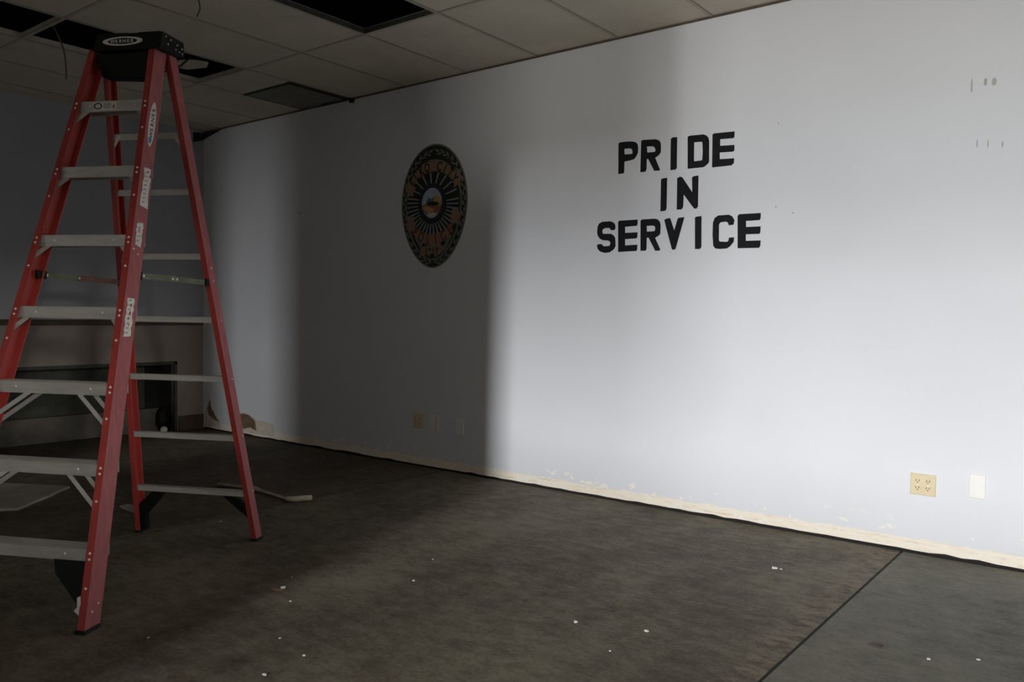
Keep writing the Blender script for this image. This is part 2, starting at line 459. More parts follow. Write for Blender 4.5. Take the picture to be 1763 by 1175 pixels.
# loose ceiling tile by the wall, one corner dropped, with a dark border
lx0, lx1 = cols[c_open2]+0.0, cols[c_open2+1]-0.0
t_ = empty('ceiling_tile', ((lx0+lx1)/2, YW-0.28, H), 0, 'loose square ceiling tile with dark gaps round it beside the wall', 'ceiling tile')
bm = bmesh.new()
hw, hd = S/2-0.015, 0.265
hexa(bm, [(-hw, -hd, 0.000), (hw, -hd, 0.012), (hw, hd, 0.012), (-hw, hd, 0.0)], [(-hw, -hd, 0.014), (hw, -hd, 0.026), (hw, hd, 0.026), (-hw, hd, 0.014)])
build('panel', bm, noisy('grey_tile', (0.24, 0.25, 0.215), 0.9, 0, 4, 0.15, 0), t_)
bm = bmesh.new()
box(bm, -hw-0.01, hw+0.012, -hd-0.030, -hd-0.002, -0.004, 0.003)
box(bm, hw-0.012, hw+0.016, -hd-0.03, hd+0.012, -0.004, 0.003)
box(bm, hw-0.055, hw-0.040, -hd, hd, 0.001, 0.008)
box(bm, -hw-0.012, -hw, -hd, hd, -0.001, 0.003)
hexa(bm, [(-0.03, hd-0.004, -0.012), (hw+0.03, hd-0.004, -0.012), (hw+0.03, hd+0.012, -0.012), (-0.03, hd+0.012, -0.012)],
         [(-0.03, hd-0.004, 0.002), (hw+0.03, hd-0.004, 0.002), (hw+0.03, hd+0.012, 0.002), (-0.03, hd+0.012, 0.002)])
build('edge_frame', bm, noisy('dark_tile_edge', (0.03, 0.035, 0.03), 0.8, 0, 20, 0.3, 0), t_)
bm = bmesh.new()
plate(bm, [(-0.02, -0.02), (0.03, -0.028), (0.05, 0.0), (0.02, 0.012), (-0.02, 0.008)], -0.004, 0.0)
o = build('rubber_wedge', bm, M['black']); o.location = (lx1+0.01, YW-0.008, H-0.012)
tag(o, 'small dark wedge of rubber at the wall corner of the loose ceiling tile', 'wedge')
# dark scrap in the far upper corner of the room
bm = bmesh.new()
plate(bm, [(4.22, H-0.115), (4.325, H-0.075), (4.325, H-0.012), (4.22, H-0.02)], XL+0.003, XL+0.010, axis='x')
plate(bm, [(XL+0.01, H-0.070), (XL+0.01, H-0.012), (XL+0.30, H-0.014)], YW-0.003, YW-0.009)
o = build('torn_strip', bm, noisy('dark_strip', (0.012, 0.02, 0.018), 0.9, 0, 10, 0.3, 0))
tag(o, 'dark torn strip hanging in the far upper corner under the ceiling', 'strip')

# broken piece of tile lying in the far ceiling opening
bm = bmesh.new()
plate(bm, [(-5.43, 3.10), (-5.35, 3.15), (-5.31, 3.25), (-5.40, 3.29), (-5.56, 3.24), (-5.60, 3.12)], H+0.05, H+0.065, axis='z')
o = build('tile_fragment', bm, M['tile']); tag(o, 'broken piece of tile lying in the far ceiling opening', 'tile piece')
# insulation duct seen inside the far opening
bm = bmesh.new(); tube(bm, [(-5.5, 3.36, H+0.34), (-5.5, 2.3, H+0.36), (-5.45, 0.8, H+0.36)], 0.10, 20)
o = build('duct_pipe', bm, M['duct'], smooth=True); tag(o, 'dark round pipe above the far ceiling opening', 'pipe')

# hanging wires
def wire(pts, r, m, label, name='hanging_wire'):
    bm = bmesh.new(); tube(bm, curve_pts(pts), r, 8)
    return tag(build(name, bm, m, smooth=True), label, 'wire', 'loose wires hanging from the ceiling')
wire([(-5.35, 2.22, H+0.05), (-5.42, 2.30, H-0.02), (-5.50, 2.36, H-0.075), (-5.535, 2.385, H-0.16), (-5.55, 2.39, H-0.22)], 0.005, M['wire'],
     'thin grey wire dangling from the far opening left of the ladder top')
wire([(-4.10, 2.42, H+0.05), (-4.12, 2.46, H-0.005), (-4.17, 2.50, H-0.035), (-4.235, 2.52, H-0.06)], 0.004, M['wire'],
     'short dark wire hanging from the ceiling above the ladder top')
wire([(-5.78, 2.60, H+0.03), (-5.74, 2.74, H-0.02), (-5.62, 2.86, H-0.065), (-5.44, 2.93, H-0.07), (-5.28, 3.0, H-0.04), (-5.20, 3.05, H+0.03)], 0.0065, M['bwire'],
     'black cable looping down behind the ladder top', 'hanging_cable')

# ------------------------------------------------------------------ wall letters
LETTERS = [
  ('P',[(-2.5878,2.188),(-2.5739,2.1931),(-2.5274,2.1922),(-2.4906,2.1886),(-2.4692,2.1808),(-2.4568,2.1674),(-2.4524,2.1457),(-2.4541,2.1168),(-2.4643,2.0967),(-2.4791,2.0824),(-2.5034,2.0769),(-2.5458,2.0739),(-2.5458,2.017),(-2.5486,2.0034),(-2.5853,2.0025)],[(-2.5475,2.1512),(-2.505,2.149),(-2.4957,2.1427),(-2.4893,2.1286),(-2.4905,2.1155),(-2.4981,2.1137),(-2.5458,2.1167)]),
  ('R',[(-2.4316,2.1842),(-2.4211,2.1883),(-2.3381,2.1836),(-2.3174,2.1759),(-2.304,2.1626),(-2.3006,2.1415),(-2.3012,2.1026),(-2.3125,2.0882),(-2.3371,2.0739),(-2.3048,2.0042),(-2.306,1.9965),(-2.3412,1.9986),(-2.3828,2.0722),(-2.3932,2.072),(-2.3933,2.0129),(-2.4005,1.9991),(-2.4334,1.9988)],[(-2.3934,2.1469),(-2.3548,2.1446),(-2.3414,2.1357),(-2.3352,2.122),(-2.3364,2.1117),(-2.3452,2.1087),(-2.3902,2.1111)]),
  ('I',[(-2.236,2.1739),(-2.2239,2.1806),(-2.1969,2.1786),(-2.1956,2.0),(-2.2025,1.9922),(-2.2352,1.9918)],None),
  ('D',[(-2.1298,2.1725),(-2.1141,2.1769),(-2.032,2.1736),(-2.0156,2.1661),(-2.0031,2.1521),(-1.9981,2.134),(-1.9958,2.0165),(-2.001,2.0071),(-2.0222,1.9917),(-2.033,1.989),(-2.1255,1.9893)],[(-2.0897,2.1361),(-2.0446,2.1345),(-2.0377,2.1287),(-2.0346,2.0782),(-2.0362,2.0332),(-2.042,2.0276),(-2.0885,2.0274)]),
  ('E',[(-1.9775,2.1664),(-1.9688,2.1715),(-1.8483,2.1675),(-1.8488,2.1383),(-1.8551,2.1317),(-1.9322,2.1348),(-1.9313,2.0977),(-1.8477,2.0929),(-1.847,2.0647),(-1.8546,2.057),(-1.933,2.0608),(-1.9321,2.0235),(-1.8472,2.0195),(-1.8491,1.9903),(-1.8568,1.9899),(-1.8592,1.9823),(-1.9757,1.9821)],None),
  ('I2',[(-2.2946,1.9423),(-2.2866,1.9481),(-2.2563,1.95),(-2.2559,1.7705),(-2.2634,1.7581),(-2.2944,1.7562)],None),
  ('N',[(-2.1905,1.942),(-2.1723,1.9485),(-2.1595,1.9442),(-2.0933,1.8508),(-2.0973,1.936),(-2.0886,1.9428),(-2.0585,1.9443),(-2.0576,1.7684),(-2.0677,1.7564),(-2.0801,1.7585),(-2.0929,1.7734),(-2.148,1.8449),(-2.1499,1.7722),(-2.1594,1.7588),(-2.1891,1.7595)],None),
  ('S',[(-2.5992,1.675),(-2.6068,1.6632),(-2.6289,1.663),(-2.6371,1.6743),(-2.6499,1.6791),(-2.6723,1.6789),(-2.6882,1.6729),(-2.6928,1.6636),(-2.6915,1.6484),(-2.6811,1.6438),(-2.63,1.6413),(-2.6108,1.6295),(-2.5994,1.6126),(-2.5968,1.5637),(-2.609,1.5451),(-2.6371,1.5284),(-2.6722,1.5256),(-2.7046,1.535),(-2.7211,1.5493),(-2.7297,1.5717),(-2.7218,1.5811),(-2.6959,1.5814),(-2.6876,1.5714),(-2.6763,1.5668),(-2.6443,1.5669),(-2.6349,1.5734),(-2.632,1.5842),(-2.637,1.5953),(-2.6514,1.6014),(-2.6867,1.6043),(-2.7095,1.6149),(-2.7245,1.6349),(-2.7299,1.6572),(-2.7258,1.6928),(-2.7148,1.7101),(-2.6924,1.7184),(-2.6381,1.7185),(-2.6157,1.7112),(-2.6028,1.6969)],None),
  ('E2',[(-2.5802,1.7118),(-2.5719,1.7181),(-2.4464,1.7173),(-2.4467,1.6881),(-2.4541,1.6805),(-2.5322,1.6795),(-2.5314,1.6418),(-2.4457,1.6415),(-2.4465,1.6123),(-2.454,1.6054),(-2.5306,1.6041),(-2.5297,1.5658),(-2.4455,1.567),(-2.4464,1.5377),(-2.4523,1.5299),(-2.5762,1.5285)],None),
  ('R2',[(-2.4251,1.7094),(-2.4157,1.716),(-2.3324,1.7163),(-2.3118,1.7106),(-2.2968,1.6953),(-2.292,1.6742),(-2.2938,1.6247),(-2.3038,1.6147),(-2.3269,1.6027),(-2.2917,1.5332),(-2.2959,1.526),(-2.3237,1.5265),(-2.3683,1.6047),(-2.3827,1.6066),(-2.3832,1.538),(-2.3905,1.529),(-2.422,1.5301)],[(-2.3842,1.6762),(-2.3404,1.6764),(-2.3284,1.6684),(-2.3252,1.6551),(-2.3308,1.6423),(-2.3826,1.6418)]),
  ('V',[(-2.268,1.7036),(-2.2562,1.7113),(-2.2307,1.7129),(-2.2028,1.6386),(-2.1821,1.7061),(-2.1759,1.7114),(-2.1405,1.713),(-2.1927,1.5311),(-2.2095,1.5272),(-2.216,1.5339)],None),
  ('I3',[(-2.0734,1.707),(-2.0646,1.711),(-2.0342,1.7128),(-2.0312,1.5363),(-2.0399,1.5261),(-2.0691,1.5272)],None),
  ('C',[(-1.8422,1.6528),(-1.8691,1.6513),(-1.8753,1.6674),(-1.889,1.673),(-1.92,1.67),(-1.9276,1.6575),(-1.9263,1.5727),(-1.9214,1.5633),(-1.8765,1.5595),(-1.8689,1.5665),(-1.8655,1.5828),(-1.8366,1.5826),(-1.8391,1.5579),(-1.8585,1.535),(-1.8775,1.5229),(-1.9203,1.5216),(-1.946,1.5255),(-1.9582,1.5408),(-1.9636,1.6003),(-1.9633,1.6706),(-1.9541,1.696),(-1.9328,1.7094),(-1.8705,1.7099),(-1.851,1.7006),(-1.8371,1.6779)],None),
  ('E3',[(-1.8186,1.7004),(-1.8093,1.7089),(-1.688,1.7075),(-1.6884,1.6798),(-1.6944,1.6694),(-1.7706,1.6696),(-1.7697,1.6361),(-1.6873,1.6352),(-1.688,1.6049),(-1.6925,1.5951),(-1.7699,1.5964),(-1.769,1.5603),(-1.6853,1.5591),(-1.6861,1.5316),(-1.6924,1.5194),(-1.8141,1.5216)],None)
]

WORDS = ['letter P, first of the word PRIDE', 'letter R in the word PRIDE', 'letter I in the word PRIDE', 'letter D in the word PRIDE', 'letter E ending the word PRIDE',
         'letter I of the word IN', 'letter N of the word IN',
         'letter S starting the word SERVICE', 'letter E right after the S of SERVICE', 'letter R in the word SERVICE', 'letter V in the word SERVICE',
         'letter I in the word SERVICE', 'letter C in the word SERVICE', 'letter E ending the word SERVICE']
for (ch, outer, hole), wd in zip(LETTERS, WORDS):
    bm = bmesh.new()
    plate(bm, outer, YW-0.0002, YW-0.0035, hole)
    o = build('wall_letter', bm, M['letter'])
    tag(o, 'black ' + wd + ' on the pale wall', 'letter', 'black letters of the motto on the wall')

# ------------------------------------------------------------------ oval emblem
EX, EZ = -4.133, 1.916
em = empty('wall_emblem', (EX, YW, EZ), 0, 'dark oval police emblem with rays and city seal on the shaded wall', 'emblem')
KX, KZ = 0.328/260, 0.4495/490
def E(px, py): return ((px-400)*KX, (612-py)*KZ)
def egg(cx, cy, rx, rt, rb, n=64):
    out = []
    for k in range(n):
        a = 2*math.pi*k/n; s = math.sin(a); c = math.cos(a)
        if s < 0: out.append(E(cx + rx*c*(abs(c)**0.08 if abs(c) > 1e-6 else 0)*(1-0.04*abs(s)), cy - rb*s))
        else: out.append(E(cx + rx*c, cy - rt*s))
    return out
def epart(name, poly, d0, d1, m, hole=None):
    bm = bmesh.new()
    polys = poly if isinstance(poly[0][0], (tuple, list)) else [poly]
    for q in polys: plate(bm, q, -d0, -d1, hole if q is polys[0] else None)
    return build(name, bm, m, em)
outer = egg(400, 590, 260, 468, 512)
epart('backing', outer, 0.0, 0.002, M['ek'])
epart('rim', outer, 0.002, 0.003, M['eg'], egg(400, 590, 250, 456, 500))
inner_o = egg(398, 596, 222, 352, 446); inner_i = egg(398, 596, 210, 338, 432)
# wreath leaves between rim and inner border
leaves = []
for s in (-1, 1):
    for k in range(17):
        a = -84 + k*10.2
        for dr, off in ((-7, 0.0), (7, 5.0)):
            ar = math.radians(a + off); c, sn = math.cos(ar), math.sin(ar)
            rx = 236 + dr; rz = (404 if sn > 0 else 472) + dr*1.6
            cx, cy = 400 + s*rx*c, 590 - rz*sn
            tx, ty = -s*sn*236, -c*(rz)            # tangent, climbing
            l = math.hypot(tx, ty); tx, ty = tx/l, ty/l
            nx, ny = ty, -tx; q = 0.45*(1 if dr > 0 else -1)*s
            ax, ay = tx*math.cos(q)-ty*math.sin(q), tx*math.sin(q)+ty*math.cos(q); bx, by = ay, -ax
            Lh, Wd = 26, 8
            leaves.append([E(cx-ax*Lh, cy-ay*Lh), E(cx-ax*6+bx*Wd, cy-ay*6+by*Wd), E(cx+ax*10+bx*Wd*.8, cy+ay*10+by*Wd*.8), E(cx+ax*Lh, cy+ay*Lh), E(cx+ax*10-bx*Wd*.8, cy+ay*10-by*Wd*.8), E(cx-ax*6-bx*Wd, cy-ay*6-by*Wd)])
epart('wreath', leaves, 0.002, 0.003, M['eg'])
epart('inner_border', inner_o, 0.003, 0.0042, M['eg'], inner_i)
epart('lower_panel', [E(250, 850), E(550, 850), E(500, 960), E(400, 1030), E(310, 965)], 0.0025, 0.0036, M['eg'])
epart('ray_field', egg(392, 590, 208, 250, 245), 0.003, 0.0046, M['ek'])
# rays
rays = []
for k in range(40):
    a = 2*math.pi*(k+0.5)/40
    for_up = math.sin(a) > 0.2
    if for_up and k % 2: continue
    r0, r1 = 1.0, 1.0
    x0_, y0_ = 392 + 112*math.cos(a), 590 - 160*math.sin(a)
    x1_, y1_ = 392 + 203*math.cos(a), 590 - 243*math.sin(a)
    nx, ny = -(y1_-y0_), (x1_-x0_); l = math.hypot(nx, ny); nx, ny = nx/l, ny/l
    w0, w1 = (3.6, 5.5) if not for_up else (4.0, 6.0)
    rays.append([E(x0_+nx*w0, y0_+ny*w0), E(x1_+nx*w1, y1_+ny*w1), E(x1_-nx*w1, y1_-ny*w1), E(x0_-nx*w0, y0_-ny*w0)])
epart('rays', rays, 0.0046, 0.0054, M['es'])
epart('seal_ring', egg(390, 588, 100, 150, 150), 0.0046, 0.006, M['en'])
# the city seal: sky, hills, a track
seal = epart('city_seal', egg(390, 586, 79, 119, 121), 0.006, 0.0068, M['esky'])
def sealp(name, pts, m, d=0.0068):
    bm = bmesh.new(); plate(bm, [E(*q) for q in pts], -d, -d-0.0006); o = build(name, bm, m, seal); return o
sealp('hill', [(345, 575), (365, 545), (390, 555), (410, 535), (440, 545), (455, 560), (455, 600), (345, 600)], M['egr'])
sealp('sun_field', [(408, 545), (430, 530), (458, 545), (465, 580), (460, 612), (420, 612), (405, 585)], M['eo'], 0.0074)
sealp('plain', [(315, 600), (355, 585), (400, 598), (468, 600), (462, 640), (440, 672), (350, 676), (325, 645)], M['ebr'], 0.0072)
sealp('black_band', [(352, 590), (372, 574), (432, 580), (455, 600), (430, 612), (360, 604)], M['ek'], 0.0082)  # black band within the seal's picture
sealp('track', [(322, 615), (352, 605), (384, 622), (415, 640), (388, 668), (345, 655)], M['eo'], 0.0080)
sealp('meadow', [(360, 655), (405, 660), (430, 668), (412, 695), (365, 694)], M['ecr'], 0.0080)
# copper banners
def arc(cx, cy, rx0, ry0, rx1, ry1, a0, a1, n=24):
    o_ = [E(cx + rx1*math.cos(math.radians(a0+(a1-a0)*k/n)), cy - ry1*math.sin(math.radians(a0+(a1-a0)*k/n))) for k in range(n+1)]
    i_ = [E(cx + rx0*math.cos(math.radians(a0+(a1-a0)*k/n)), cy - ry0*math.sin(math.radians(a0+(a1-a0)*k/n))) for k in range(n+1)]
    return o_ + i_[::-1]
epart('upper_banner', arc(398, 560, 186, 222, 214, 306, 156, 24), 0.0046, 0.0058, M['et'])
epart('lower_banner', arc(394, 600, 196, 232, 214, 318, 222, 318), 0.0046, 0.0058, M['et'])
for cx, cy, s in ((214, 455, 1), (583, 415, 1), (222, 745, 1), (572, 705, 1)):
    pts = []
    for k in range(12):
        a = 2*math.pi*k/12; r = 1.0 if k % 2 == 0 else 0.62
        pts.append(E(cx + 46*r*math.cos(a), cy - 82*r*math.sin(a)))
    epart('corner_ornament', pts, 0.0046, 0.0062, M['et'])
epart('year_plate', [E(300, 945), E(330, 925), (E(400, 938)), E(455, 915), E(472, 940), E(455, 1000), E(420, 985), E(345, 995), E(315, 1005)], 0.0046, 0.0058, M['et'])
# black blocks above the upper banner and below the lower
for q_ in [[E(cx-16, cy-18), E(cx+16, cy-20), E(cx+18, cy+16), E(cx-14, cy+18)] for cx, cy in ((395, 226), (333, 244), (455, 236), (285, 290), (515, 270), (330, 920), (395, 1008), (478, 908))]: epart('dark_block', q_, 0.0042, 0.005, M['ek'])
def arc_text(name, s, cx, cy, rx, ry, a0, a1, size, flip, m):
    n_ = len(s)
    for k, ch in enumerate(s):
        if ch == ' ': continue
        bm = bmesh.new()
        a = math.radians(a0 + (a1-a0)*k/(n_-1))
        px, py = cx + rx*math.cos(a), cy - ry*math.sin(a)
        ox, oz = E(px, py)
        tx, tz = -math.sin(a)*rx*KX, math.cos(a)*ry*KZ          # tangent, anticlockwise
        if not flip: tx, tz = -tx, -tz                          # read clockwise along the top
        l = math.hypot(tx, tz); tx, tz = tx/l, tz/l
        nx, nz = -tz, tx
        put_glyph(bm, ch, lambda x, y: (ox + (x*tx*0.9 + (y-0.35)*nx*1.25)*size, -0.0064, oz + (x*tz*0.9 + (y-0.35)*nz*1.25)*size))
        o = build(name, bm, m, em)
        o.modifiers.new('solid', 'SOLIDIFY').thickness = 0.0006
arc_text('upper_letter', 'ELKO CITY', 398, 560, 200, 264, 146, 34, 0.075, False, M['ek'])
arc_text('lower_letter', 'POLICE', 394, 600, 205, 276, 228, 312, 0.082, True, M['er'])
for k, ch in enumerate('1917'):
    bm = bmesh.new(); ox, oz = E(350 + k*28, 968)
    put_glyph(bm, ch, lambda x, y: (ox + x*0.055, -0.0064, oz + (y-0.35)*0.065))
    o = build('year_digit', bm, M['ek'], em); o.modifiers.new('solid', 'SOLIDIFY').thickness = 0.0006

# ------------------------------------------------------------------ electrical plates
def quad_outlet(x, z, w_, h_, label):
    e = empty('power_outlet', (x, YW, z), 0, label, 'outlet')
    bm = bmesh.new(); box(bm, -w_/2, w_/2, -0.007, 0.0, -h_/2, h_/2)
    build('cover_plate', bm, M['ivory'], e, bevel=0.003)
    for sx in (-1, 1):
        for sz in (-1, 1):
            bm = bmesh.new(); cx, cz = sx*w_*0.205, sz*h_*0.165
            disc(bm, cx, cz, 0.0165, 0.0145, -0.007, -0.0095, 24)
            s = build('socket', bm, M['ivory'], e)
            bm = bmesh.new()
            for dx in (-0.0065, 0.0065): box(bm, cx+dx-0.0016, cx+dx+0.0016, -0.0105, -0.0094, cz-0.001, cz+0.0075)
            disc(bm, cx, cz-0.007, 0.0028, 0.0028, -0.0094, -0.0105, 10)
            build('slots', bm, M['brownrail'], s)
    for sx in (-1, 1):
        bm = bmesh.new(); disc(bm, sx*w_*0.205, 0, 0.003, 0.003, -0.007, -0.0085, 12)
        build('screw', bm, M['rivet'], e)
quad_outlet(-0.847, 0.341, 0.113, 0.104, 'ivory wall outlet with four sockets on the brightly lit wall')
quad_outlet(-4.262, 0.338, 0.108, 0.112, 'ivory wall outlet with four sockets in the shaded part of the wall')
def blank(x, z, w_, h_, label, m, tilt=0.0):
    e = empty('blank_plate', (x, YW, z), 0, label, 'wall plate')
    bm = bmesh.new(); box(bm, -w_/2, w_/2, -0.008, 0.0, -h_/2, h_/2)
    o = build('cover_plate', bm, m, e, bevel=0.003)
    for sz in (-1, 1):
        bm = bmesh.new(); disc(bm, 0, sz*h_*0.36, 0.003, 0.003, -0.008, -0.0095, 12)
        build('screw', bm, M['rivet'], e)
    return e
blank(-0.616, 0.366, 0.068, 0.112, 'white blank wall plate right of the lit outlet', M['wplate'])
blank(-3.846, 0.334, 0.072, 0.112, 'beige blank wall plate, rightmost of the three in the shade', M['wplate'])
e = blank(-4.098, 0.338, 0.085, 0.108, 'loose grey wall plate beside the shaded outlet', M['wplate'])
bm = bmesh.new(); hexa(bm, [(0.028, -0.008, -0.052), (0.042, -0.008, -0.052), (0.042, -0.022, -0.052), (0.030, -0.022, -0.052)], [(0.028, -0.008, 0.052), (0.042, -0.008, 0.052), (0.042, -0.022, 0.052), (0.030, -0.022, 0.052)])
build('bent_edge', bm, M['ivory'], e)

# ------------------------------------------------------------------ damage at the wall foot
def ragged(pts, amp, n=3):
    out = []
    for (a, b), (c, d) in zip(pts, pts[1:]+pts[:1]):
        for k in range(n):
            t_ = k/n; out.append((a+(c-a)*t_ + random.uniform(-amp, amp)*(k > 0), b+(d-b)*t_ + random.uniform(-amp, amp)*(k > 0)))
    return out
h1 = empty('torn_wall_patch', (-6.95, YW, 0.15), 0, 'pointed brown tear in the wall paper near the far corner', 'wall damage', 'torn patches at the foot of the wall')
bm = bmesh.new(); plate(bm, ragged([(-7.12, 0.10), (-7.10, 0.20), (-7.09, 0.215), (-7.035, 0.30), (-6.97, 0.19), (-6.86, 0.085), (-6.88, 0.03), (-7.13, 0.03)], 0.004), YW-0.0004, YW-0.002)
o = build('gypsum_edge', bm, M['gyps'], h1); o.matrix_parent_inverse = Matrix.Translation((6.95, -YW, -0.15))
bm = bmesh.new(); plate(bm, ragged([(-7.075, 0.20), (-7.035, 0.285), (-7.00, 0.20), (-6.93, 0.13), (-6.875, 0.085), (-6.96, 0.10), (-7.055, 0.135)], 0.004), YW-0.0021, YW-0.003)
o = build('bare_paper', bm, M['paper'], h1); o.matrix_parent_inverse = Matrix.Translation((6.95, -YW, -0.15))
h2 = empty('torn_wall_patch', (-6.45, YW, 0.1), 0, 'rounded brown hole in the wall paper right of the far ladder rail', 'wall damage', 'torn patches at the foot of the wall')
bm = bmesh.new(); plate(bm, ragged([(-6.66, 0.035), (-6.65, 0.06), (-6.58, 0.205), (-6.42, 0.205), (-6.30, 0.165), (-6.24, 0.155), (-6.12, 0.155), (-6.03, 0.125), (-6.02, 0.035)], 0.005), YW-0.0004, YW-0.002)
o = build('gypsum_edge', bm, M['gyps'], h2); o.matrix_parent_inverse = Matrix.Translation((6.45, -YW, -0.1))
bm = bmesh.new(); plate(bm, ragged([(-6.60, 0.09), (-6.57, 0.185), (-6.48, 0.20), (-6.40, 0.192), (-6.31, 0.145), (-6.285, 0.06), (-6.38, 0.082), (-6.48, 0.06)], 0.004), YW-0.0021, YW-0.003)
o = build('bare_paper', bm, M['paper'], h2); o.matrix_parent_inverse = Matrix.Translation((6.45, -YW, -0.1))

# ------------------------------------------------------------------ step ladder
LX, LY, LYAW = -3.513, 1.78, 0.472
lad = empty('step_ladder', (LX, LY, 0), LYAW, 'tall red step ladder with aluminium steps standing open on the floor', 'ladder')
ZT = 2.234
def fr(z):                # outer corner of the front rails: half width, depth of front edge
    t_ = z/ZT; return 0.338*(1-t_) + 0.1585*t_, -0.715*(1-t_) - 0.059*t_
def rr(z):                # rear rails
    t_ = z/ZT; return 0.3355*(1-t_) + 0.165*t_, 0.496*(1-t_) + 0.032*t_
def rail(name, fn, s, z0, z1, web, fl, th=0.005):
    """C-channel rail: web outside, flanges turned inwards"""
    bm = bmesh.new()
    def sec(z):
        hw_, v = fn(z); A, B = hw_, hw_-fl
        c = [(A, v), (A, v+web), (B, v+web), (B, v+web-th), (A-th, v+web-th), (A-th, v+th), (B, v+th), (B, v)]
        return [(s*a, b, z) for a, b in c]
    lo, hi = sec(z0), sec(z1)
    n_ = len(lo); a = [bm.verts.new(p) for p in lo]; b = [bm.verts.new(p) for p in hi]
    for i in range(n_): bm.faces.new([a[i], a[(i+1) % n_], b[(i+1) % n_], b[i]])
    for V in (a, b):
        for q in ((0, 1, 4, 5), (1, 2, 3, 4), (0, 5, 6, 7)): bm.faces.new([V[i] for i in q])
    bm.faces.ensure_lookup_table(); bm.faces[0].material_index = 1
    return build(name, bm, [M['red'], M['redweb']], lad)
FW, FF, RW, RF = 0.080, 0.030, 0.055, 0.027
frails = {s: rail('front_rail', fr, s, 0.012, 2.245, FW, FF) for s in (1, -1)}
rrails = {s: rail('rear_rail', rr, s, 0.012, 2.245, RW, RF) for s in (1, -1)}

def rivets(pts, parent, r=0.006, d=0.004, axis='v'):
    for (u, v, z) in pts:
        bm = bmesh.new(); base = []; top = []
        for k in range(10):
            a = 2*math.pi*k/10; c, s_ = math.cos(a), math.sin(a)
            if axis == 'v': base.append((u+r*c, v, z+r*s_)); top.append((u+r*0.6*c, v-d, z+r*0.6*s_))
            else: base.append((u, v+r*c, z+r*s_)); top.append((u+d*(1 if u > 0 else -1), v+r*0.6*c, z+r*0.6*s_))
        hexa(bm, base, top)
        build('rivet', bm, M['rivet'], parent)

STEP = [0.272 + 0.2895*k for k in range(7)]
for s in (1, -1):
    pts = []
    for z in STEP:
        for dz in (-0.010, -0.030):
            hw_, v = fr(z+dz); pts.append((s*(hw_-FF*0.5), v, z+dz))
        hw_, v = fr(z-0.125); pts.append((s*(hw_-FF*0.5), v, z-0.125))
    rivets(pts, frails[s], 0.0052, 0.004)
    hw_, v = fr(0.06); hw2, v2 = fr(1.36)
    rivets([(s*hw_, v+0.03, 0.065), (s*hw_, v+0.062, 0.085), (s*hw2, v2+0.02, 1.375), (s*hw2, v2+0.045, 1.355)], frails[s], 0.004, 0.003, 'u')
    pts = []
    for z in (1.33, 1.27): hw_, v = rr(z); pts.append((s*hw_, v+0.030, z))
    for k in range(7): hw_, v = rr(0.25+0.29*k); pts.append((s*hw_, v+0.045, 0.25+0.28*k))
    rivets(pts, rrails[s], 0.004, 0.003, 'u')

